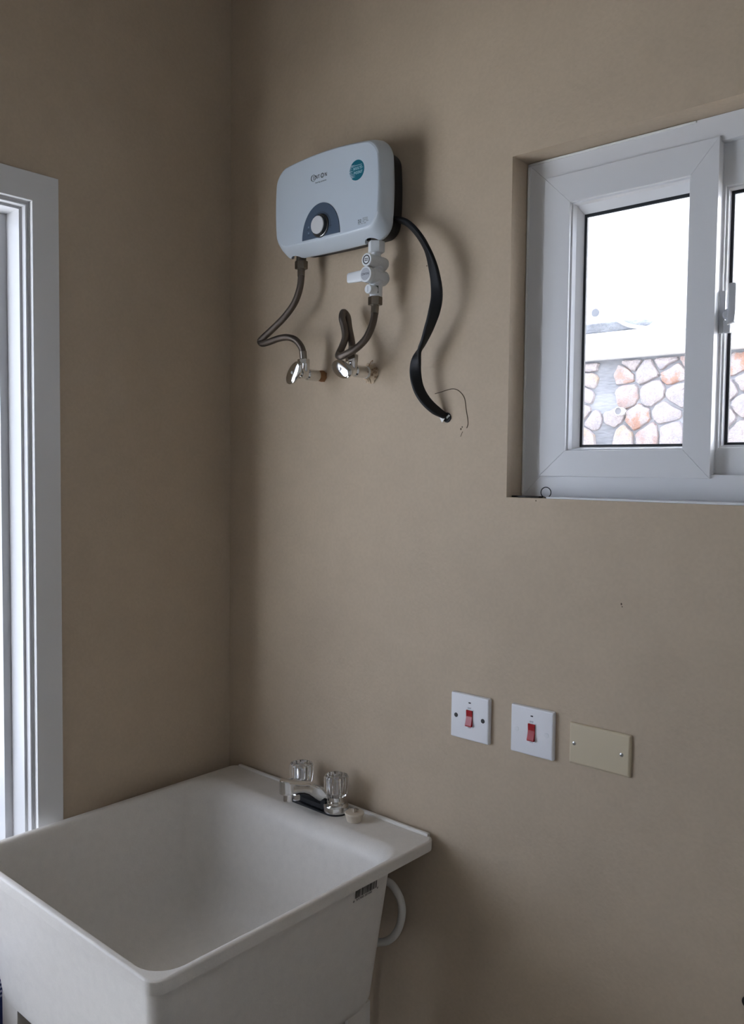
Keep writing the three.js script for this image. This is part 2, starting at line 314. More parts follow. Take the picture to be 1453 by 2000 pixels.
// ---------------------------------------------------------------- outside: ground, stone wall with a white band, white wall above
const OZ = -3.4;
{
  const concrete = dataTex(512, (x, y, i) => { const v = 186 + 36 * (n8[i] - 0.5) + 26 * (n32[i] - 0.5) + 16 * (n256[i] - 0.5); return [v, v + 1, v + 4]; }, true, 0.8);
  const mortarMat = S({ color: lin(0.54, 0.55, 0.575), roughness: 1, map: concrete, bumpMap: wallBump, bumpScale: 0.006 });
  const stain = dataTex(512, (x, y, i) => { const w = Math.max(0, n8[i] * 0.6 + n32[(i + 5000) % 262144] * 0.5 - 0.52) * 1.2, v = 250 + 4 * (n128[i] - 0.5); return [v - 26 * w, v - 20 * w, v - 8 * w]; }, true, 1.9);
  const render = S({ color: lin(0.84, 0.84, 0.84), roughness: 0.9, map: stain, bumpMap: wallBump, bumpScale: 0.002 });
  struct('ground', at(new THREE.BoxGeometry(24, 0.2, 24), 0, -0.31, 0), S({ color: lin(0.5, 0.52, 0.54), roughness: 0.95, map: concrete }), 'pale paving round the house');
  struct('soil_bed', at(new THREE.BoxGeometry(9, 0.04, 3), 0, -0.19, -1.75), S({ color: lin(0.07, 0.06, 0.045), roughness: 1, bumpMap: wallBump, bumpScale: 0.02 }), 'dark soil between the house and the stone wall');
  struct('boundary_wall', at(new THREE.BoxGeometry(0.2, 3.1, 9), -5.2, 1.35, 2), S({ color: lin(0.78, 0.86, 0.97), roughness: 0.9, map: concrete }), 'white garden wall across the yard');
  struct('upper_storey', at(new THREE.BoxGeometry(RX + T + 2.6, 3, RZ + T + 0.9), (RX + T - 2.6) / 2, RH + 0.2 + 1.5, (RZ + T - 0.9) / 2), render, 'upper floor of the house');
  struct('parapet', rbox(0.12, 0.92, 4, 0.01, -0.75, 0.26, 1.6), S({ color: lin(0.16, 0.15, 0.14), roughness: 0.9, map: concrete }), 'low rendered parapet outside the door');
  struct('porch_roof', at(new THREE.BoxGeometry(2.4, 0.12, 3.2), -1.34, 2.62, 0.5), M.ceiling, 'flat porch roof outside the door');
  const sw = struct('stone_wall', null, null, 'random rubble wall with pinkish stones outside the window');
  const bandY = [2.232, 2.40];
  part('mortar', at(new THREE.BoxGeometry(9, 2.44, 0.3), 0, 1.015, OZ - 0.165), mortarMat, sw);
  part('concrete_band', rbox(9, 0.155, 0.42, 0.012, 0, 2.3115, OZ - 0.16), render, sw, 'white rendered band on top of the rubble');
  struct('wall_outside', at(new THREE.BoxGeometry(9, 4.8, 0.25), 0, 2.19, OZ - 0.47), render, 'tall white rendered wall above the stone wall');

  // stones: Voronoi cells round listed centres (the ones seen through the panes), filled out beyond them
  const seen = [[-0.808, 2.125, 1], [-0.615, 2.137, 2], [-0.468, 2.151, 0], [-0.315, 2.126, 3], [-0.599, 2.024, 4], [-0.424, 2.031, 0], [-0.285, 2.009, 0], [-0.805, 2.207, 0], [-0.856, 2.03, 0], [-0.875, 1.938, 0], [-0.515, 1.877, 3], [-0.348, 1.911, 0], [-0.788, 1.869, 0], [-0.677, 1.882, 0], [-0.84, 1.78, 1], [-0.61, 1.783, 1], [-0.458, 1.788, 4], [-0.321, 1.794, 0], [0.037, 2.147, 3], [0.075, 2.064, 0], [-0.01, 2.017, 0], [0.068, 1.94, 0], [-0.02, 1.876, 0], [0.055, 1.79, 0], [-0.72, 2.19, 5], [-0.73, 2.1, 5], [-0.72, 2.0, 5], [-0.715, 1.8, 5], [-0.15, 2.13, 0], [-0.13, 2.03, 1], [-0.16, 1.91, 2], [-0.17, 1.79, 0], [-0.36, 2.21, 0], [-0.56, 2.215, 0], [-0.08, 2.21, 0], [-0.2, 2.21, 4]];
  const sites = seen.map((s) => [...s]);
  for (let j = 0; j < 7; j++) for (let i = 0; i < 17; i++) {
    const x = -1.5 + i * 0.155 + (j % 2) * 0.07 + (rnd() - 0.5) * 0.06, y = 1.48 + j * 0.115 + (rnd() - 0.5) * 0.04;
    if (y < 2.22 && seen.every((s) => Math.hypot(s[0] - x, (s[1] - y) * 1.1) > 0.12)) sites.push([x, y, rnd() < 0.25 ? 1 + Math.floor(rnd() * 4) : 0]);
  }
  const tex = (tint, amount, sd) => {
    const a = noiseGrid(256, 6, sd), b = noiseGrid(256, 24, sd + 1), c = noiseGrid(256, 96, sd + 2);
    return dataTex(256, (x, y, i) => {
      const w = Math.min(1, Math.max(0, (a[i] * 0.75 + b[i] * 0.35 - (0.62 - amount * 0.32)) * 4)), v = 1 + 0.10 * (b[i] - 0.5) + 0.12 * (c[i] - 0.5);
      return [0, 1, 2].map((k) => Math.min(255, ([226, 216, 216][k] * (1 - w) + tint[k] * w) * v));
    }, true, 0.22);
  };
  const stoneMats = [tex([216, 210, 216], 0.5, 11), tex([228, 206, 186], 0.55, 21), tex([222, 190, 178], 0.22, 31), tex([220, 176, 158], 0.3, 41), tex([218, 192, 186], 0.35, 51)]
    .map((map) => S({ color: lin(0.49, 0.49, 0.49), roughness: 0.95, map, bumpMap: wallBump, bumpScale: 0.004 }));
  sites.forEach(([cx, cy, kind], k) => {
    if (kind === 5) return;                                    // smeared cement, no stone showing
    let poly = [[cx - 0.12, Math.max(cy - 0.1, 1.3)], [cx + 0.12, Math.max(cy - 0.1, 1.3)], [cx + 0.12, Math.min(cy + 0.1, 2.222)], [cx - 0.12, Math.min(cy + 0.1, 2.222)]];
    for (let o = 0; o < sites.length; o++) {
      if (o === k) continue; const dx = sites[o][0] - cx, dy = sites[o][1] - cy; if (Math.hypot(dx, dy) > 0.36) continue;
      const L = Math.hypot(dx, dy), nx = dx / L, ny = dy / L, dist = L / 2 - 0.005, nxt = [];
      for (let i = 0; i < poly.length; i++) {
        const a = poly[i], b = poly[(i + 1) % poly.length], da = (a[0] - cx) * nx + (a[1] - cy) * ny - dist, db = (b[0] - cx) * nx + (b[1] - cy) * ny - dist;
        if (da <= 0) nxt.push(a);
        if (da * db < 0) { const t = da / (da - db); nxt.push([a[0] + (b[0] - a[0]) * t, a[1] + (b[1] - a[1]) * t]); }
      }
      poly = nxt; if (poly.length < 3) return;
    }
    const mids = []; for (let i = 0; i < poly.length; i++) { const a = poly[i], b = poly[(i + 1) % poly.length]; const L = Math.hypot(a[0] - b[0], a[1] - b[1]); if (L > 0.02) mids.push([a[0] * 0.86 + b[0] * 0.14, a[1] * 0.86 + b[1] * 0.14], [a[0] * 0.5 + b[0] * 0.5 + (rnd() - 0.5) * 0.012, a[1] * 0.5 + b[1] * 0.5 + (rnd() - 0.5) * 0.012], [a[0] * 0.14 + b[0] * 0.86, a[1] * 0.14 + b[1] * 0.86]); }
    if (mids.length < 4) return;
    const cv = new THREE.CatmullRomCurve3(mids.map((p) => V3(p[0], p[1], 0)), true, 'centripetal'), N = 28, out = [];
    for (let i = 0; i < N; i++) { const p = cv.getPoint(i / N); const j = 1 + (rnd() - 0.5) * 0.07; out.push([cx + (p.x - cx) * j, cy + (p.y - cy) * j]); }
    const mx = out.reduce((s, p) => s + p[0] / N, 0), my = out.reduce((s, p) => s + p[1] / N, 0), tilt = [(rnd() - 0.5) * 0.12, (rnd() - 0.5) * 0.12], hgt = 0.016 + rnd() * 0.012;
    const rings = [[1, -0.02], [0.985, 0.3], [0.93, 0.75], [0.72, 1], [0.36, 1.12]].map(([s, h]) => out.map((p) => {
      const x = mx + (p[0] - mx) * s, y = my + (p[1] - my) * s;
      return [x, y, OZ - 0.015 + h * hgt + (h > 0.5 ? (x - mx) * tilt[0] + (y - my) * tilt[1] + (rnd() - 0.5) * 0.004 : 0)];
    }));
    const st = part('stone', loft(rings, { crease: 0.7, capA: false }), stoneMats[kind], sw);
  });
  // things on the wall
  solo('conduit', tube([[-1.6, 2.468, OZ + 0.05], [-1.1, 2.47, OZ + 0.05], [-0.8743, 2.473, OZ + 0.05], [-0.7932, 2.474, OZ + 0.05], [-0.7226, 2.474, OZ + 0.05], [-0.6529, 2.463, OZ + 0.05], [-0.5666, 2.416, OZ + 0.05], [-0.4664, 2.39, OZ + 0.05], [-0.2629, 2.366, OZ + 0.05], [-0.0055, 2.355, OZ + 0.05], [0.3, 2.35, OZ + 0.05], [1.2, 2.345, OZ + 0.05]], 0.011, 160, 12),
    S({ color: lin(0.62, 0.65, 0.69), roughness: 0.4 }), 'white pipe dipping along the top of the white band outside the window', 'pipe');
  const lump = [[1, 0], [0.95, 0.5], [0.7, 0.9], [0.3, 1.05]].map(([s, h]) => Array.from({ length: 28 }, (_, i) => { const a = i / 28 * Math.PI * 2; return [-0.70 + s * 0.25 * Math.cos(a) * (1 + 0.15 * Math.sin(3 * a)), 2.412 + s * (Math.sin(a) > 0 ? 0.05 : 0.03) * Math.sin(a) * (1 + 0.2 * Math.cos(2 * a)), OZ + 0.006 + 0.026 * h + 0.002 * Math.sin(7 * a)]; }));
  solo('cement_patch', loft(lump, { crease: 0.8 }), S({ color: lin(0.5, 0.52, 0.55), roughness: 1, map: concrete, bumpMap: wallBump, bumpScale: 0.006 }), 'rough grey cement patch smeared under the dipping white pipe outside', 'cement');
  const jb = thing('junction_box', 'small white wall box with a round dark hole, on the pipe outside the window', 'box', [-0.7488, 2.4954, OZ + 0.04]);
  part('housing', rbox(0.075, 0.075, 0.06, 0.012, 0, -0.004, 0.02), S({ color: lin(0.78, 0.8, 0.82), roughness: 0.45 }), jb);
  part('opening', rotX(new THREE.CylinderGeometry(0.024, 0.022, 0.012, 28), Math.PI / 2).translate(0.002, 0.004, 0.0468), S({ color: lin(0.16, 0.17, 0.19), roughness: 0.8 }), jb, 'dark round opening');
  const wp = thing('drain_pipe', 'short white drain pipe end with a dark bore in the stone wall outside', 'pipe', [-0.6112, 1.9255, OZ]);
  part('pipe', rotX(lathe([[0.021, -0.05], [0.0245, -0.05], [0.0245, 0.05], [0.021, 0.05], [0.021, -0.05]], 32), Math.PI / 2), S({ color: lin(0.8, 0.8, 0.8), roughness: 0.5 }), wp);
  part('bore', at(rotX(new THREE.CylinderGeometry(0.021, 0.021, 0.01, 24), Math.PI / 2), 0, 0, 0.036), S({ color: lin(0.22, 0.22, 0.24), roughness: 0.9 }), wp, 'dark bore');
}

// ---------------------------------------------------------------- instant water heater
{
  const CX = 0.398;
  const h = thing('water_heater', 'white wall-mounted instant water heater with a round knob in a slate arch', 'water heater', [CX, 2.01, 0]);
  function ring(hw, yT, yB, z, r = 0.028, bx = 0.006, bt = 0.0115, bb = 0.003, n = 10) {
    const p = [], hh = (yT - yB) / 2, cy = (yT + yB) / 2;
    const corner = [[hw - r, hh - r, 0], [-hw + r, hh - r, 1], [-hw + r, -hh + r, 2], [hw - r, -hh + r, 3]];
    corner.forEach(([cx, c, q], k) => {
      for (let i = 0; i <= n; i++) { const a = (q + i / n) * Math.PI / 2; p.push([cx + r * Math.cos(a), c + r * Math.sin(a)]); }
      const nx = corner[(k + 1) % 4], a2 = (nx[2] + 0) * Math.PI / 2, e = [nx[0] + r * Math.cos(a2), nx[1] + r * Math.sin(a2)], s = p[p.length - 1];
      for (let i = 1; i < 12; i++) p.push([s[0] + (e[0] - s[0]) * i / 12, s[1] + (e[1] - s[1]) * i / 12]);
    });
    return p.map(([x, y]) => [x * (1 + bx / hw * (1 - (y / hh) ** 2)), cy + y + (y > 0 ? bt : -bb) * Math.abs(y / hh) * (1 - (x / hw) ** 2) - 2.01, z]);
  }
  part('back_plate', loft([ring(0.1215, 2.19, 2.034, 0.0002, 0.02), ring(0.1285, 2.190, 2.028, 0.006, 0.024), ring(0.1345, 2.192, 2.024, 0.049, 0.026)]), M.heaterBack, h, 'black rear housing');
  const cover = loft([ring(0.138, 2.1945, 2.0225, 0.046), ring(0.1425, 2.1980, 2.0185, 0.0465), ring(0.1448, 2.1995, 2.0172, 0.051), ring(0.1455, 2.2000, 2.0172, 0.057), ring(0.1435, 2.1975, 2.0240, 0.071), ring(0.1405, 2.1945, 2.031, 0.081), ring(0.1385, 2.1925, 2.0345, 0.0845), ring(0.1365, 2.1905, 2.0370, 0.0858)], { crease: 0.5 });
  // two notches in the lower edge where the pipes enter
  const ev = new Evaluator(); ev.useGroups = false;
  let b = new Brush(cover, M.heater);
  for (const [x, r] of [[0.2885 - CX, 0.0185], [0.4995 - CX, 0.0205]]) {
    const c = new Brush(flat(new THREE.CylinderGeometry(r, r, 0.03, 32)), M.heater); c.position.set(x, 0.008, 0.0465); c.updateMatrixWorld();
    b = ev.evaluate(b, c, SUBTRACTION);
  }
  part('cover', flat(b.geometry), M.heater, h);
  // front panel with its print
  const px0 = 0.225, px1 = 0.551, py0 = 2.03, py1 = 2.215;
  const print = canvasTex(2048, 1162, (g, W, H) => {
    const X = (x) => (x - px0) / (px1 - px0) * W, Y = (y) => (py1 - y) / (py1 - py0) * H, mm = W / (px1 - px0) / 1000;
    g.fillStyle = '#d2d9e0'; g.fillRect(0, 0, W, H);
    g.fillStyle = '#1c2026'; g.textBaseline = 'alphabetic'; g.textAlign = 'left';
    g.strokeStyle = '#1c2026';
    g.lineWidth = 2.1 * mm; g.beginPath(); g.arc(X(0.3672), Y(2.1572), 6.2 * mm, -2.4 + 0.25, 2.4 + 0.0, true); g.stroke();
    g.lineWidth = 0.9 * mm; g.beginPath(); g.arc(X(0.3672), Y(2.1572), 6.2 * mm, 0, Math.PI * 2); g.stroke();
    g.font = `bold ${10.5 * mm}px serif`; g.fillText('E', X(0.3662), Y(2.1537)); 
    g.font = `bold ${9.6 * mm}px sans-serif`; g.fillText('NT', X(0.3722), Y(2.1542));
    g.lineWidth = 1.5 * mm; g.beginPath(); g.arc(X(0.3922), Y(2.1577), 4 * mm, 0, Math.PI * 2); g.stroke(); g.lineWidth = 0.6 * mm; g.beginPath(); g.arc(X(0.3922), Y(2.1577), 2.2 * mm, 0, Math.PI * 2); g.stroke();
    g.font = `bold ${9.6 * mm}px sans-serif`; g.fillText('N', X(0.3982), Y(2.1542));
    g.font = `italic bold ${4 * mm}px sans-serif`; g.fillText('heating systems', X(0.3722), Y(2.1452));
    // round badge with speed lines
    const bx = X(0.4855), by = Y(2.1472), R = 19.2 * mm;
    g.fillStyle = '#0a6e80'; g.beginPath(); g.arc(bx, by, R, 0, Math.PI * 2); g.fill();
    g.fillStyle = '#d2d9e0';
    [[-10.5, 14, 0.9], [-7.3, 10, 0.9], [-3.9, 9, 0.8], [0, 11, 1.3], [3.2, 9, 0.8], [6.2, 12, 1.1], [9.2, 14, 1.2], [12, 12, 1.2]].forEach(([dy, len, t]) => {
      const hx = Math.sqrt(Math.max(0, R * R - (dy * mm) ** 2)); g.beginPath(); g.moveTo(bx - hx - 2 * mm, by + (dy - t) * mm); g.lineTo(bx - hx + len * mm, by + dy * mm); g.lineTo(bx - hx - 2 * mm, by + (dy + t) * mm); g.fill();
    });
    g.fillRect(bx - 14 * mm, by - 9.3 * mm, 27 * mm, 0.8 * mm);
    g.textAlign = 'center'; g.fillStyle = '#bcd7dc'; g.font = `bold ${7.4 * mm}px sans-serif`; g.fillText('MULTI-', bx + 3 * mm, by - 0.9 * mm); g.fillText('POINT', bx + 3 * mm, by + 7.4 * mm);
    // certification print
    g.textAlign = 'left'; g.fillStyle = '#1c2026'; g.font = `bold ${9 * mm}px sans-serif`; g.save(); g.translate(X(0.4892), Y(2.0462)); g.scale(0.62, 1); g.fillText('ISO', 0, 0); g.restore();
    g.font = `${3 * mm}px sans-serif`; g.fillText('CERTIFIED', X(0.5008), Y(2.0524)); g.fillText('COMPANY', X(0.5008), Y(2.0494)); g.fillText('9001 : 2000', X(0.5008), Y(2.0464)); g.fillText('CERT. NO. 2008', X(0.4892), Y(2.0432));
  });
  const pr = [[1, 0.0858], [0.997, 0.0862], [0.99, 0.0864], [0.6, 0.0866], [0.2, 0.0867]].map(([s, z]) => ring(0.1365, 2.1905, 2.037, z).map(([x, y, zz]) => [x * s, 0.1055 + (y - 0.1055) * s, zz]));
  part('front_panel', uvXY(loft(pr, { capA: false }), px0 - CX, py0 - 2.01, px1 - CX, py1 - 2.01), S({ color: lin(0.83, 0.87, 0.91), roughness: 0.28, map: print }), h);
  // slate arch
  const a = new THREE.Shape(); const ax = 0.3893 - CX, ay = 2.0375 - 2.01;
  a.moveTo(ax - 0.0525, ay); for (let i = 0; i <= 40; i++) { const t = Math.PI * (1 - i / 40); a.lineTo(ax + 0.0525 * Math.cos(t), ay + 0.0668 * Math.pow(Math.sin(t), 0.95)); } a.closePath();
  const marks = canvasTex(512, 340, (g, W, H) => {
    g.fillStyle = '#46566a'; g.fillRect(0, 0, W, H); g.fillStyle = '#26323c'; g.font = 'bold 17px sans-serif';
    g.fillText('MIN', 70, 248); g.fillText('OFF', 80, 305); g.fillText('MAX', 372, 258); g.fillStyle = '#7c8ea0'; g.beginPath(); g.arc(92, 215, 9, 0, 7); g.fill(); g.beginPath(); g.arc(92, 275, 9, 0, 7); g.fill();
    g.strokeStyle = '#1b2229'; g.lineWidth = 4; g.beginPath(); g.arc(256, 230, 136, -2.3, 0.35); g.stroke();
  });
  const cp = part('control_panel', uvXY(at(extrude(a, 0.0012, 0.0005, 2), 0, 0, 0.0863), ax - 0.0525, ay, ax + 0.0525, ay + 0.0668), S({ color: lin(1, 1, 1), roughness: 0.35, map: marks }), h, 'slate blue arched control panel');
  const k = part('knob', at(rotX(lathe([[0, 0], [0.0235, 0], [0.0235, 0.0012], [0.0205, 0.0016], [0.0195, 0.0075], [0.0187, 0.0085], [0, 0.0085]], 48), Math.PI / 2), ax, 2.0592 - 2.01, 0.0877), M.black, h, 'black rotary knob with a pale cap');
  part('knob_cap', at(rotX(lathe([[0, 0], [0.0176, 0], [0.0176, 0.0012], [0.0168, 0.002], [0, 0.0022]], 48), Math.PI / 2), ax, 2.0592 - 2.01, 0.0961), M.knobCap, k, 'pale grey cap');
  part('knob_ring', at(new THREE.TorusGeometry(0.0212, 0.0006, 8, 48), ax, 2.0592 - 2.01, 0.0898), M.chrome, k, 'thin bright ring');
  for (const x of [0.2895, 0.5]) part('pipe_collar', at(new THREE.CylinderGeometry(0.0105, 0.0105, 0.035, 24), x - CX, 0.009, 0.0445), M.nickel, h, 'threaded pipe inlet under the cover');
}

// ---------------------------------------------------------------- hoses, white valve, angle valves
function hose(name, label, pts, top, bottom, group) {
  const g = thing(name, label, 'hose', pts[0], group), o = pts[0];
  const rel = pts.map((p) => p.map((v, i) => v - o[i]));
  part('hose', tube(rel, 0.0071, 220, 16), M.hose, g);
  for (const [[p, q, r], m, l] of [[top, M.nickel, 'dull metal hex nut'], [bottom, M.chrome, 'bright chrome hex nut']]) part('nut', at(hexNut(r, q, 0.0012, 0.35), ...p.map((v, i) => v - o[i])), m, g, l);
  const fer = (i, j) => { const a = V3(...rel[i]), dr = V3(...rel[j]).sub(a).normalize(), m = new THREE.CylinderGeometry(0.0078, 0.0078, 0.016, 24); m.applyQuaternion(new THREE.Quaternion().setFromUnitVectors(V3(0, 1, 0), dr)); return at(flat(m), a.x + dr.x * 0.01, a.y + dr.y * 0.01, a.z + dr.z * 0.01); };
  part('ferrule', fer(0, 1), M.nickel, g, 'crimped metal ferrule'); part('ferrule', fer(rel.length - 1, rel.length - 2), M.nickel, g, 'crimped metal ferrule');
  return g;
}
hose('flexible_hose', 'braided steel hose kinked out to the left, below the heater\'s left end', [[0.2895, 1.999, 0.0445], [0.2916, 1.9748, 0.047], [0.2903, 1.9532, 0.05], [0.2791, 1.925, 0.054], [0.2539, 1.8969, 0.06], [0.2201, 1.8724, 0.066], [0.1965, 1.8566, 0.07], [0.1893, 1.8506, 0.071], [0.1972, 1.8453, 0.072], [0.2188, 1.8467, 0.072], [0.2491, 1.8518, 0.07], [0.2731, 1.8521, 0.067], [0.2924, 1.8454, 0.063], [0.3044, 1.8311, 0.058], [0.3066, 1.8175, 0.054], [0.307, 1.8035, 0.053]],
  [[0.2895, 2.0045, 0.0445], 0.017, 0.0135], [[0.307, 1.7985, 0.053], 0.014, 0.0125]);
hose('flexible_hose', 'braided steel hose doubled into a tight loop below the white plastic valve', [[0.501, 1.896, 0.047], [0.5025, 1.8793, 0.050], [0.5036, 1.8553, 0.058], [0.4956, 1.8282, 0.068], [0.4785, 1.81, 0.077], [0.4586, 1.8011, 0.082], [0.4434, 1.7973, 0.082], [0.4307, 1.8, 0.076], [0.4243, 1.8054, 0.068], [0.425, 1.8194, 0.06], [0.4276, 1.8382, 0.054], [0.4207, 1.8618, 0.05], [0.4129, 1.8793, 0.048], [0.4095, 1.8894, 0.043], [0.4082, 1.8935, 0.038], [0.4115, 1.8865, 0.032], [0.4193, 1.8615, 0.034], [0.4338, 1.8337, 0.042], [0.4438, 1.8169, 0.05], [0.4455, 1.8015, 0.053]],
  [[0.501, 1.9035, 0.047], 0.0165, 0.0138], [[0.4455, 1.7965, 0.053], 0.015, 0.0125]);

{ // white plastic stop valve
  const v = thing('water_valve', 'white plastic valve with a lever and two round caps, under the heater\'s right end', 'valve', [0.501, 2.02, 0.045]);
  part('union_nut', [at(hexNut(0.0162, 0.0215, 0.0015, 0.52), 0, -0.0125, 0)], M.white, v);
  part('body', [lathe([[0, -0.109], [0.0115, -0.109], [0.0125, -0.106], [0.0125, -0.085], [0.0135, -0.083], [0.0145, -0.08], [0.0145, -0.056], [0.0125, -0.053], [0.0125, -0.036], [0.0095, -0.034], [0.0088, -0.022], [0, -0.022]], 36),
    at(rotX(lathe([[0, -0.026], [0.009, -0.026], [0.0125, -0.022], [0.0133, -0.015], [0.0133, 0.020], [0.0128, 0.026], [0, 0.026]], 36), Math.PI / 2), 0.001, -0.0425, 0),
    at(rotX(lathe([[0, -0.026], [0.011, -0.026], [0.0145, -0.021], [0.0155, -0.014], [0.0155, 0.022], [0, 0.022]], 36), Math.PI / 2), 0.001, -0.070, 0)], M.white, v);
  const cap = (x, y, z, r, t) => at(rotX(lathe([[0, 0], [r, 0], [r, t - 0.0008], [r - 0.0008, t], [0, t]], 40), Math.PI / 2), x, y, z);
  const c1 = part('cap', cap(0.0025, -0.0425, 0.026, 0.0125, 0.006), M.white, v, 'upper round cap with a dark ring');
  part('ring_mark', at(new THREE.TorusGeometry(0.0078, 0.0011, 6, 36), 0.0025, -0.0425, 0.0318), M.black, c1, 'dark ring with two bars');
  part('bar_mark', [rbox(0.009, 0.0014, 0.0006, 0.0002, 0.0025, -0.0408, 0.0321, 1), rbox(0.009, 0.0014, 0.0006, 0.0002, 0.0025, -0.0440, 0.0321, 1)], M.black, c1);
  const lv = part('lever', [cap(0.001, -0.070, 0.0225, 0.0152, 0.0105), loft([[-0.004, 0.0115, 0.005], [-0.020, 0.0108, 0.0045], [-0.038, 0.0102, 0.0042], [-0.0475, 0.0098, 0.004], [-0.0495, 0.0085, 0.0032]].map(([x, hh, hd]) => Array.from({ length: 20 }, (_, i) => { const a = -i / 20 * Math.PI * 2, c = Math.cos(a), s = Math.sin(a); return [x, -0.0705 + hh * Math.sign(s) * Math.abs(s) ** 0.6, 0.0275 + hd * Math.sign(c) * Math.abs(c) ** 0.6]; })))], M.white, v, 'white lever handle pointing left');
  const badge = canvasTex(256, 256, (g) => { g.fillStyle = '#b4b8c0'; g.fillRect(0, 0, 256, 256); g.fillStyle = '#2c3038'; g.textAlign = 'center'; g.font = 'bold 58px sans-serif'; g.save(); g.translate(128, 145); g.scale(0.85, 1); g.fillText('CENTON', 0, 0); g.restore(); });
  part('badge', uvXY(cap(0.001, -0.070, 0.0326, 0.0122, 0.0007), -0.0112, -0.0822, 0.0132, -0.0578), S({ color: lin(0.9, 0.9, 0.9), roughness: 0.4, map: badge }), lv, 'grey disc with small lettering');
  const bt = part('button', cap(0.0035, -0.0975, 0.008, 0.0088, 0.020), M.white, v, 'small round cap');
  part('button_slot', rbox(0.0018, 0.011, 0.0006, 0.0002, 0.0035, -0.0975, 0.0281, 1), M.valveGrey, bt);
  part('sticker', at(rotY(flat(new THREE.CylinderGeometry(0.0127, 0.0127, 0.014, 12, 1, true, -0.1, 0.75)), 0.45), 0, -0.096, 0), S({ color: lin(0.06, 0.1, 0.075), roughness: 0.6, side: THREE.DoubleSide }), v, 'small dark green sticker');
}

function angleValve(label, x, y, tilt, seal) {
  const g = thing('angle_valve', label, 'valve', [x, y, 0]);
  const ax = (pts, n = 32) => rotX(lathe(pts, n), Math.PI / 2);
  part('body', [ax([[0, 0.018], [0.0118, 0.018], [0.0122, 0.020], [0.0122, 0.046], [0.0115, 0.048], [0.0095, 0.051], [0.0095, 0.062], [0.0075, 0.064], [0.0072, 0.074], [0.0045, 0.0745], [0.0045, 0.082], [0, 0.082]]),
    at(new THREE.CylinderGeometry(0.0088, 0.0095, 0.02, 24), 0, 0.012, 0.053), at(rotX(hexNut(0.0115, 0.008, 0.001), Math.PI / 2), 0, 0, 0.065)], M.chrome, g);
  // oval handle, domed front
  const e = (a, b, z) => Array.from({ length: 44 }, (_, i) => { const t = i / 44 * Math.PI * 2; return [a * Math.cos(t), b * Math.sin(t), z]; });
  const hd = loft([e(0.022, 0.011, 0), e(0.0275, 0.0155, 0.002), e(0.0285, 0.0165, 0.005), e(0.0275, 0.0158, 0.0075), e(0.022, 0.0115, 0.0095), e(0.012, 0.006, 0.0105), e(0.004, 0.003, 0.0107)], { crease: 0.9 });
  const hm = part('handle', at(rotZ(hd, tilt), 0, 0, 0.0795), M.chrome, g, 'oval chrome handle');
  part('screw', at(rotX(lathe([[0, 0], [0.0035, 0], [0.0035, 0.0008], [0.0026, 0.0016], [0, 0.0014]], 20), Math.PI / 2), 0, 0, 0.09), M.screw, hm);
  // rough filler where the pipe leaves the wall
  let s2 = seal.seed; const r2 = () => { s2 = (s2 * 1664525 + 1013904223) >>> 0; return s2 / 4294967296; };
  const rough = (rs, zs, jit) => loft(rs.map((r, k) => Array.from({ length: 30 }, (_, i) => { const a = i / 30 * Math.PI * 2, q = r * (1 + (r2() - 0.5) * jit); return [q * Math.cos(a), q * Math.sin(a), Math.max(0.0003, zs[k] + (r2() - 0.5) * 0.003)]; })), { crease: 0.6 });
  part('filler', rough(seal.r, seal.z, seal.jit), seal.mat, g, seal.label);
  if (seal.extra) {
    part('pipe_tape', ax([[0.009, 0.0125], [0.0122, 0.013], [0.0126, 0.0155], [0.0122, 0.0185], [0.0110, 0.0192]]), M.ptfe, g, 'white thread tape');
    const bits = []; for (let i = 0; i < 11; i++) { const a = -0.6 + r2() * 2.6, q = 0.011 + r2() * 0.012; bits.push(at(new THREE.DodecahedronGeometry(0.0012 + r2() * 0.0026, 0).scale(1, 0.8, 0.8), q * Math.cos(a), q * Math.sin(a), 0.0025 + r2() * 0.009)); }
    part('crumbs', bits, M.plaster, g, 'crumbling plaster chips');
    part('pipe_string', tube([[0.004, 0.012, 0.01], [0.010, 0.020, 0.012], [0.013, 0.024, 0.009], [0.010, 0.021, 0.006]], 0.0005, 20, 6), M.rust, g, 'loose strand of hemp');
  }
  return g;
}
angleValve('chrome angle valve with rusty orange filler, under the left braided hose', 0.3125, 1.7735, 0.80, { seed: 5, r: [0.0125, 0.0118, 0.0108, 0.0104], z: [0.0006, 0.004, 0.012, 0.021], jit: 0.16, mat: M.rust, label: 'rusty orange filler round the pipe' });
angleValve('chrome angle valve in crumbling plaster, under the looped braided hose', 0.4490, 1.7715, -0.45, { seed: 9, r: [0.021, 0.0195, 0.0145, 0.012], z: [0.0006, 0.003, 0.008, 0.014], jit: 0.24, mat: M.plasterPale, label: 'ragged pale plaster round the pipe', extra: true });

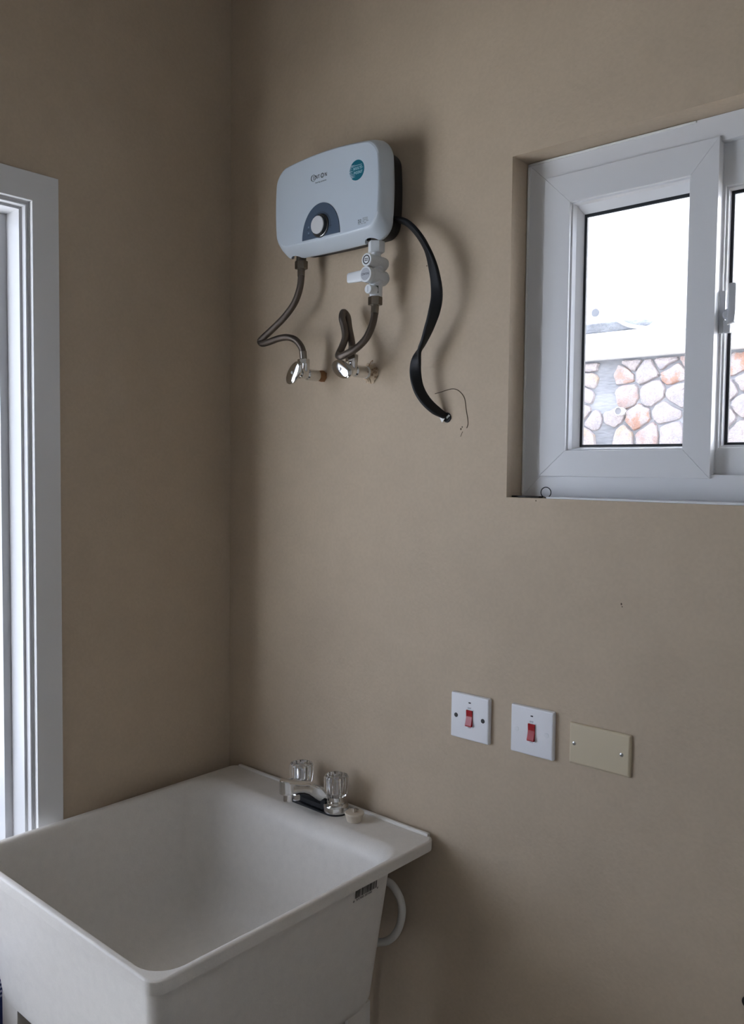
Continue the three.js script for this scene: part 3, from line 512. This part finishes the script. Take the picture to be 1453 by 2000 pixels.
// ---------------------------------------------------------------- flat twisted cable from the heater into the wall
{
  const pts = [[0.5340, 2.0590, 0.025], [0.5475, 2.0545, 0.03], [0.5707, 2.0423, 0.034], [0.5982, 2.0191, 0.04], [0.6225, 1.9888, 0.044], [0.6389, 1.955, 0.046], [0.6478, 1.9231, 0.046], [0.6499, 1.8932, 0.045], [0.6426, 1.8644, 0.044], [0.6315, 1.8394, 0.043], [0.6203, 1.818, 0.042], [0.6057, 1.7966, 0.04], [0.597, 1.7764, 0.038], [0.5958, 1.7526, 0.036], [0.6005, 1.7285, 0.032], [0.6122, 1.7071, 0.026], [0.6271, 1.6906, 0.018], [0.6381, 1.682, 0.01], [0.6432, 1.6776, 0.0006]];
  const o = V3(...pts[0]), c = curve(pts), N = 200, rings = [];
  // flat section turned about the path: the turn follows where the photograph shows it broad or edge-on
  const turns = [[0, 0.3], [0.25, 0.5], [0.38, 1.1], [0.45, 1.5], [0.56, 2.6], [0.66, 3.25], [0.74, 4.5], [0.82, 5.4], [1, 5.9]];
  const turn = (t) => { for (let i = 1; i < turns.length; i++) if (t <= turns[i][0]) { const [a, b] = [turns[i - 1], turns[i]], u = (t - a[0]) / (b[0] - a[0]); return a[1] + (b[1] - a[1]) * (u * u * (3 - 2 * u) * 0.5 + u * 0.5); } return turns[turns.length - 1][1]; };
  const view = V3(0.6, -0.05, 0.8).normalize();
  for (let i = 0; i <= N; i++) {
    const t = i / N, p = c.getPointAt(t), T_ = c.getTangentAt(t), n = view.clone().addScaledVector(T_, -view.dot(T_)).normalize(), bn = T_.clone().cross(n).normalize(), a = turn(t) + 1.3;
    const u = bn.clone().multiplyScalar(Math.cos(a)).addScaledVector(n, Math.sin(a)), w = n.clone().multiplyScalar(Math.cos(a)).addScaledVector(bn, -Math.sin(a));
    const taper = t > 0.95 ? 1 - (t - 0.95) * 6 : t < 0.1 ? 0.95 + t * 0.5 : 1;
    const ring = [];
    for (let k = 0; k < 22; k++) { const q = -k / 22 * Math.PI * 2, cx = Math.cos(q), sy = Math.sin(q), X = 0.0112 * taper * Math.sign(cx) * Math.abs(cx) ** 0.75, Y = (0.0050 + 0.0007 * Math.cos(2 * q)) * taper * Math.sign(sy) * Math.abs(sy) ** 0.75; const v = p.clone().sub(o).addScaledVector(u, X).addScaledVector(w, Y); ring.push([v.x, v.y, v.z]); }
    rings.push(ring);
  }
  const g = thing('power_cable', 'twisted flat black cable running from the heater down into the wall', 'cable', pts[0]);
  part('sheath', loft(rings, { crease: 1.0 }), M.cable, g);
  part('cable_foil', [at(rotZ(rotY(rbox(0.014, 0.011, 0.0008, 0.0003, 0, 0, 0, 1), -0.5), 0.5), 0.6375 - o.x, 1.6735 - o.y, 0.0065 - o.z), at(rotZ(rotY(rbox(0.008, 0.004, 0.0008, 0.0003, 0, 0, 0, 1), 0.5), 0.9), 0.6495 - o.x, 1.6765 - o.y, 0.0045 - o.z)], M.ptfe, g, 'torn white scraps at the wall end');
  const e = solo('cable_gland', at(rotX(lathe([[0.003, 0.0003], [0.0098, 0.0003], [0.0092, 0.0018], [0.0075, 0.0026], [0.006, 0.001], [0.003, 0.001]], 14), Math.PI / 2), 0, 0, 0), S({ color: lin(0.03, 0.035, 0.04), roughness: 0.8 }), 'dark ragged wall hole ring where the black cable enters', 'hole', [0.6445, 1.675, 0]);
}

// ---------------------------------------------------------------- switches and blank plate
function switchPlate(label, x, y, screws) {
  const g = thing('wall_switch', label, 'switch', [x, y, 0]);
  const face = canvasTex(512, 512, (c) => { c.fillStyle = '#f6f6f8'; c.fillRect(0, 0, 512, 512); c.fillStyle = '#8b8e96'; c.textAlign = 'center'; c.font = 'bold 26px sans-serif'; c.fillText('OFF', 256, 158); c.fillText('ON', 256, 372); });
  const r = [[0.0428, 0.0003], [0.043, 0.002], [0.0428, 0.0062], [0.0418, 0.0083], [0.0402, 0.009]].map(([h, z]) => planRing(-h, h, -h, h, 0.0022, z, 4).reverse().map(([a, b, c]) => [a, c, b]));
  part('plate', uvXY(loft(r, { crease: 0.4 }), -0.043, -0.043, 0.043, 0.043), S({ color: lin(0.95, 0.95, 0.96), roughness: 0.28, map: face }), g);
  // rocker pressed at the top: wedge profile
  const rs = new THREE.Shape(); rs.moveTo(0, -0.0148); rs.lineTo(0.0052, -0.0148); rs.quadraticCurveTo(0.0062, -0.014, 0.0058, -0.012); rs.quadraticCurveTo(0.0025, -0.002, 0.0022, 0.004); rs.lineTo(0.0030, 0.0142); rs.lineTo(0.0022, 0.0150); rs.lineTo(0, 0.0150); rs.closePath();
  const rk = extrude(rs, 0.0128, 0.0004, 2); rotY(rk, -Math.PI / 2); at(rk, 0.0064 + 0.0008, -0.0005, 0.0089);
  part('rocker', rk, M.red, g, 'red rocker');
  part('rocker_surround', [rbox(0.0165, 0.0012, 0.0012, 0.0004, 0.0006, 0.0157, 0.0092, 1), rbox(0.0165, 0.0012, 0.0012, 0.0004, 0.0006, -0.0166, 0.0092, 1), rbox(0.0011, 0.0325, 0.0012, 0.0004, -0.0071, -0.0005, 0.0092, 1), rbox(0.0011, 0.0325, 0.0012, 0.0004, 0.0083, -0.0005, 0.0092, 1)], M.switchWhite, g);
  part('indicator', rbox(0.0050, 0.0023, 0.0008, 0.0003, 0.0004, 0.0283, 0.0091, 1), M.black, g, 'tiny dark indicator window');
  if (screws) for (const s of [-1, 1]) {
    const w = part('screw_hole', at(rotX(lathe([[0, 0], [0.0042, 0], [0.0042, 0.0006], [0, 0.0006]], 20), Math.PI / 2), s * 0.0302, 0, 0.0087), M.black, g, 'open dark screw hole');
    part('screw', at(rotX(lathe([[0, 0], [0.0028, 0], [0.0026, 0.0006], [0, 0.0008]], 16).scale(0.7, 1, 0.7), Math.PI / 2), s * 0.0302 + 0.0012, -0.001, 0.0091), M.darkMetal, w);
  } else for (const s of [-1, 1]) part('screw_cap', at(rotX(lathe([[0, 0], [0.0046, 0], [0.0044, 0.0005], [0.003, 0.0008], [0, 0.0008]], 24), Math.PI / 2), s * 0.0302, 0, 0.0088), M.switchWhite, g, 'flush white screw cap');
  return g;
}
switchPlate('white switch plate with a red rocker and two dark open screw holes', 0.7128, 1.1140, true);
switchPlate('white switch plate with a red rocker and capped screws, beside the cream blank plate', 0.8455, 1.1160, false);
{
  const g = thing('blank_plate', 'cream rectangular blank cover plate with two screws, right of the switches', 'cover plate', [0.9725, 1.1130, 0]);
  const r = [[0, 0.0003], [0, 0.0022], [0.0012, 0.0045], [0.0032, 0.0058], [0.005, 0.0062]].map(([i, z]) => planRing(-0.0556 + i, 0.0556 - i, -0.0352 + i, 0.0352 - i, 0.002, z, 4).reverse().map(([a, b, c]) => [a, c, b]));
  part('plate', loft(r, { crease: 0.35 }), M.cream, g);
  for (const x of [-0.0452, 0.0405]) {
    const s = part('screw', at(rotX(lathe([[0, 0], [0.0033, 0], [0.0031, 0.0006], [0.002, 0.0011], [0, 0.0012]], 20), Math.PI / 2), x, 0.0005, 0.0061), M.screw, g, 'metal screw head');
    part('screw_slot', at(rotZ(rbox(0.005, 0.0006, 0.0004, 0.0001, 0, 0, 0, 1), 0.7), x, 0.0005, 0.0073), M.black, s);
  }
}
// dark pipe plug at the frame's right edge
solo('pipe_plug', rotX(lathe([[0, 0.0005], [0.0093, 0.0005], [0.0095, 0.002], [0.0085, 0.0035], [0.006, 0.004], [0, 0.003]], 28), Math.PI / 2), S({ color: lin(0.012, 0.009, 0.007), roughness: 0.7 }), 'small dark round plug in the wall at the right edge, low down', 'plug', [1.2212, 0.784, 0]);

// scrap on the window sill
{
  const g = thing('metal_scrap', 'thin dark metal strip with a wire loop lying on the window sill', 'scrap', [0.78, 1.5285, -0.03]);
  const outl = new THREE.Shape(); outl.moveTo(-0.002, -0.006); outl.lineTo(0.03, -0.009); outl.lineTo(0.056, -0.006); outl.lineTo(0.058, 0.004); outl.lineTo(0.03, 0.006); outl.lineTo(0.001, 0.003); outl.closePath();
  part('strip', at(rotX(extrude(outl, 0.0022, 0.0004), -Math.PI / 2), -0.001, 0, 0.006), M.darkMetal, g);
  const wl = Array.from({ length: 15 }, (_, i) => { const a = -2.0 + i / 14 * 6.35; return [0.0625 + 0.0098 * Math.cos(a), 0.0095 + 0.0092 * Math.sin(a), 0.0005 * i * 0.2]; });
  part('wire_loop', tube([[0.045, 0.0012, 0.002], ...wl], 0.0009, 70, 8), M.black, g, 'dark wire loop');
}

// ---------------------------------------------------------------- laundry sink
{
  const g = thing('laundry_sink', 'deep white plastic laundry sink on legs in the corner of the room', 'sink', [0.338, 0, 0.33]);
  const ox = 0.338, oz = 0.33;
  const R = (x0, x1, z0, z1, r, y) => planRing(x0 - ox, x1 - ox, z0 - oz, z1 - oz, r, y);
  const rings = [
    R(0.12, 0.575, 0.20, 0.575, 0.04, 0.584), R(0.097, 0.600, 0.172, 0.599, 0.045, 0.5855), R(0.082, 0.610, 0.157, 0.609, 0.04, 0.592), R(0.0755, 0.6135, 0.1485, 0.612, 0.034, 0.606),
    R(0.0665, 0.619, 0.136, 0.6235, 0.032, 0.70), R(0.0515, 0.6275, 0.1165, 0.639, 0.03, 0.8385), R(0.0475, 0.632, 0.1050, 0.6425, 0.028, 0.8420), R(0.041, 0.6375, 0.0155, 0.648, 0.022, 0.8428), R(0.0365, 0.6412, 0.0105, 0.6515, 0.022, 0.8440),
    R(0.0355, 0.6412, 0.0095, 0.6515, 0.022, 0.8605), R(0.0362, 0.6405, 0.0102, 0.6508, 0.021, 0.8628), R(0.0385, 0.6385, 0.0125, 0.6488, 0.02, 0.8640), R(0.0405, 0.6365, 0.0150, 0.6470, 0.02, 0.8642),
    ...[[0, 0, 0.8640], [0.0035, 0.0060, 0.8632], [0.0065, 0.0125, 0.8607], [0.0088, 0.0185, 0.8565], [0.0104, 0.0240, 0.8510], [0.0118, 0.0285, 0.8450], [0.0130, 0.0318, 0.8390], [0.0145, 0.0350, 0.828], [0.0190, 0.0405, 0.795], [0.0280, 0.0505, 0.73], [0.0375, 0.0600, 0.668]].map(([d, e, y]) => R(0.0440 + d, 0.6335 - d * 0.82, 0.0900 + e, 0.6425 - d * 0.8, 0.050, y)),
    ...[0.1, 0.3, 0.5, 0.7, 0.87, 1].map((t) => { const q = t * Math.PI / 2, k = 0.085 * (1 - Math.cos(q)), y = 0.668 - 0.072 * Math.sin(q); return R(0.0815 + k, 0.6027 - k, 0.150 + k, 0.6125 - k, 0.05 + k * 0.2, y); }), R(0.25, 0.43, 0.30, 0.46, 0.06, 0.5935)];
  part('basin', [loft(rings, { capA: true, capB: true, crease: 0.75 }), (() => { // raised lip along the back
    const l = []; for (const [i, y] of [[0, 0.8632], [0, 0.8678], [0.001, 0.8692], [0.0025, 0.8697]]) l.push(R(0.056 + i, 0.626 - i, 0.0105 + i, 0.0185 - i, 0.0009, y)); return loft(l, { crease: 0.6 }); })()], M.tub, g);
  const leg = (x, z, sx, sz) => { // angle-section leg, tapering to the floor
    const q = (t, y, dx, dz) => [[0, 0], [t * sx, 0], [t * sx, 0.005 * sz], [0.005 * sx, 0.005 * sz], [0.005 * sx, t * sz], [0, t * sz]].map(([a, b]) => [x + a + dx - ox, y, z + b + dz - oz]);
    const rr = [q(0.034, 0, 0, 0), q(0.05, 0.30, 0, 0), q(0.06, 0.596, 0, 0)]; if (sx * sz > 0) rr.forEach((r) => r.reverse()); return loft(rr, { crease: 0.3 });
  };
  part('leg', leg(0.0835, 0.604, 1, -1), M.tub, g); part('leg', leg(0.6065, 0.604, -1, -1), M.tub, g); part('leg', leg(0.0835, 0.160, 1, 1), M.tub, g); part('leg', leg(0.6065, 0.160, -1, 1), M.tub, g);
  const code = canvasTex(512, 256, (c) => {
    c.clearRect(0, 0, 512, 256); c.fillStyle = '#17130f'; let x = 40, s = 3; while (x < 470) { s = (s * 16807) % 2147483647; const w = 4 + (s % 4) * 4, gp = 4 + ((s >> 5) % 3) * 4; c.fillRect(x, 0, w, 165); x += w + gp; }
    c.font = 'bold 54px sans-serif'; c.fillText('0', 4, 226); c.fillText('51700 20100', 66, 220); c.fillText('6', 478, 200);
  });
  const bc = new THREE.PlaneGeometry(0.068, 0.024); bc.rotateY(Math.PI / 2); bc.rotateZ(-0.072);
  part('barcode_label', at(flat(bc), 0.6258 - ox + 0.0013, 0.8240, 0.1985 - oz), S({ map: code, transparent: true, roughness: 0.6, polygonOffset: true, polygonOffsetFactor: -1 }), g, 'black barcode printed under the rim');
}
// white waste hose looping behind the sink
solo('waste_pipe', tube([[0.50, 0.62, 0.10], [0.52, 0.70, 0.085], [0.545, 0.766, 0.07], [0.566, 0.768, 0.06], [0.585, 0.75, 0.056], [0.594, 0.727, 0.055], [0.592, 0.697, 0.056], [0.580, 0.668, 0.058], [0.56, 0.648, 0.06], [0.53, 0.632, 0.062], [0.47, 0.56, 0.065], [0.45, 0.40, 0.07], [0.45, 0.1, 0.07], [0.45, 0.0, 0.07]], 0.0076, 160, 16), M.pvc, 'white plastic waste pipe curving out behind the sink', 'pipe');

// ---------------------------------------------------------------- faucet and stopper on the sink deck
{
  const fx = 0.3595, fz = 0.052, fy = 0.864;
  const f = thing('faucet', 'chrome two-handle faucet with clear fluted knobs on the sink deck', 'faucet', [fx, fy, fz]);
  const st = (hx, hz, y) => planRing(-hx, hx, -hz, hz, hz * 0.98, y, 12);
  part('base_gasket', loft([st(0.0785, 0.0265, 0.0002), st(0.0785, 0.0265, 0.0035)]), M.black, f, 'black base gasket');
  part('base_core', rbox(0.082, 0.0225, 0.040, 0.003, 0, 0.0145, 0.0005), M.black, f, 'dark hollow underside of the base');
  const foot = (s) => { const o = (rx, rz, y, inner) => Array.from({ length: 40 }, (_, i) => { const t = -i / 40 * Math.PI * 2, c = Math.cos(t); return [s * (0.0515 + (c > 0 ? rx * c : inner * c)), y, rz * Math.sin(t)]; });
    return loft([o(0.0268, 0.0262, 0.0034, 0.026), o(0.0270, 0.0265, 0.006, 0.027), o(0.0262, 0.0258, 0.0155, 0.029), o(0.0240, 0.0235, 0.0195, 0.030), o(0.0200, 0.0195, 0.0215, 0.028), o(0.01, 0.01, 0.022, 0.014)], { crease: 0.6 }); };
  part('base_plate', foot(1), M.chrome, f); part('base_plate', foot(-1), M.chrome, f);
  // spout: rounded-rectangle sections, spreading into the base at the root
  const sec = (z, yb, yt, hw, r = 0.35) => Array.from({ length: 40 }, (_, i) => { const a = -i / 40 * Math.PI * 2, c = Math.cos(a), s = Math.sin(a); return [hw * Math.sign(c) * Math.abs(c) ** r, (yb + yt) / 2 + (yt - yb) / 2 * Math.sign(s) * Math.abs(s) ** r, z - fz]; }).reverse();
  part('spout', loft([sec(0.027, 0.008, 0.020, 0.040, 0.45), sec(0.030, 0.006, 0.025, 0.046, 0.45), sec(0.040, 0.005, 0.034, 0.047, 0.5), sec(0.052, 0.006, 0.043, 0.044, 0.55), sec(0.062, 0.009, 0.050, 0.038, 0.55), sec(0.070, 0.014, 0.0545, 0.032, 0.5), sec(0.078, 0.0215, 0.0585, 0.0265, 0.45), sec(0.086, 0.030, 0.062, 0.0225, 0.42), sec(0.096, 0.0385, 0.066, 0.0195, 0.4), sec(0.108, 0.0445, 0.070, 0.0178, 0.38), sec(0.120, 0.0475, 0.0735, 0.0168, 0.36), sec(0.135, 0.0490, 0.0772, 0.016, 0.34), sec(0.1435, 0.0495, 0.0790, 0.0152, 0.3), sec(0.1490, 0.0498, 0.0798, 0.0135, 0.28), sec(0.1530, 0.0502, 0.0800, 0.0110, 0.28), sec(0.1558, 0.0506, 0.0800, 0.0080, 0.28), sec(0.1574, 0.0510, 0.0796, 0.0045, 0.28), sec(0.1580, 0.0515, 0.0792, 0.0012, 0.3)], { crease: 0.7 }), M.chrome, f);
  part('spout_underside', loft([[0.060, 0.006, 0.034], [0.070, 0.0125, 0.028], [0.078, 0.020, 0.0235], [0.086, 0.0285, 0.0195], [0.096, 0.0370, 0.0168], [0.110, 0.0440, 0.0150], [0.130, 0.0478, 0.0142]].map(([z, y, w]) => [[-w, y, z - fz], [w, y, z - fz], [w, y + 0.006, z - fz], [-w, y + 0.006, z - fz]]), { crease: 0.4 }), M.black, f, 'dark hollow underside of the spout');
  part('aerator', at(lathe([[0, 0.016], [0.0095, 0.016], [0.0105, 0.014], [0.0105, 0.003], [0.0095, 0], [0.007, 0], [0.0065, 0.002], [0, 0.002]], 28), 0, 0.0345, 0.139 - fz), M.chrome, f, 'round aerator under the spout tip');
  part('lift_rod_hole', at(new THREE.CylinderGeometry(0.003, 0.003, 0.002, 12), 0, 0.026, -0.018), M.black, f);
  for (const s of [-1, 1]) {
    const hx = s * 0.0515 + (s < 0 ? -0.0005 : 0.0005);
    const rings = [[0.0165, 0.034], [0.0205, 0.036], [0.0222, 0.040], [0.0238, 0.052], [0.0246, 0.066], [0.0246, 0.074], [0.0232, 0.0772], [0.0205, 0.0782], [0.0165, 0.0776], [0.0120, 0.0775]].map(([r, y], k) => Array.from({ length: 96 }, (_, i) => {
      const a = -i / 96 * Math.PI * 2, fl = k > 0 && k < 7 ? 1 + 0.045 * Math.cos(a * 16) : 1; return [hx + r * fl * Math.cos(a), y, r * fl * Math.sin(a)];
    }));
    const h = part('handle', loft(rings, { crease: 0.5 }), M.acrylic, f, 'clear fluted acrylic knob');
    part('stem', at(lathe([[0, 0], [0.0075, 0], [0.0075, 0.010], [0.0058, 0.012], [0.0058, 0.036], [0.0045, 0.038], [0, 0.038]], 20), hx, 0.030, 0), M.acrylicCore, h);
    part('collar', at(lathe([[0, 0], [0.0205, 0], [0.0205, 0.003], [0.0175, 0.006], [0.0165, 0.013], [0, 0.013]], 32), hx, 0.0205, 0), M.chrome, h, 'chrome collar');
  }
  const s = thing('sink_stopper', 'small cream rubber sink stopper with a pull ring, on the deck beside the faucet', 'stopper', [0.4715, 0.8641, 0.0605]);
  part('plug', lathe([[0, 0], [0.0135, 0], [0.0150, 0.001], [0.0158, 0.004], [0.0185, 0.0135], [0.0198, 0.0155], [0.0198, 0.0178], [0.0185, 0.0188], [0.006, 0.0184], [0, 0.0184]], 40), M.rubber, s);
  part('pull_tab', [rbox(0.0042, 0.009, 0.0075, 0.0015, 0, 0.0215, 0)], M.rubber, s);
  part('pull_ring', at(rotZ(rotX(flat(new THREE.TorusGeometry(0.0055, 0.0009, 8, 28)), 1.1), 0.2), 0.001, 0.0245, -0.003), M.nickel, s, 'small metal pull ring');
}

// blue box with a striped upper part, standing in the doorway, glimpsed past the sink at the left edge
{
  const b = thing('carton', 'dark blue carton with pale stripes near its top, behind the sink at the left edge', 'box', [0.0245, 0, 0.725]);
  const st = canvasTex(64, 640, (c) => { c.fillStyle = '#1f2f66'; c.fillRect(0, 0, 64, 640); for (let i = 0; i < 8; i++) { c.fillStyle = "#b9b6d2"; c.fillRect(0, i * 9 + 4, 64, 4.5); } });
  part('panel', uvXY(rbox(0.04, 0.63, 0.32, 0.002, 0, 0.3155, 0), -0.1, 0, 0.1, 0.632), S({ map: st, roughness: 0.6 }), b);
  part('flap', rbox(0.04, 0.003, 0.31, 0.001, 0, 0.6322, 0, 1), S({ color: lin(0.5, 0.5, 0.56), roughness: 0.7 }), b);
}

renderer.render(scene, camera);
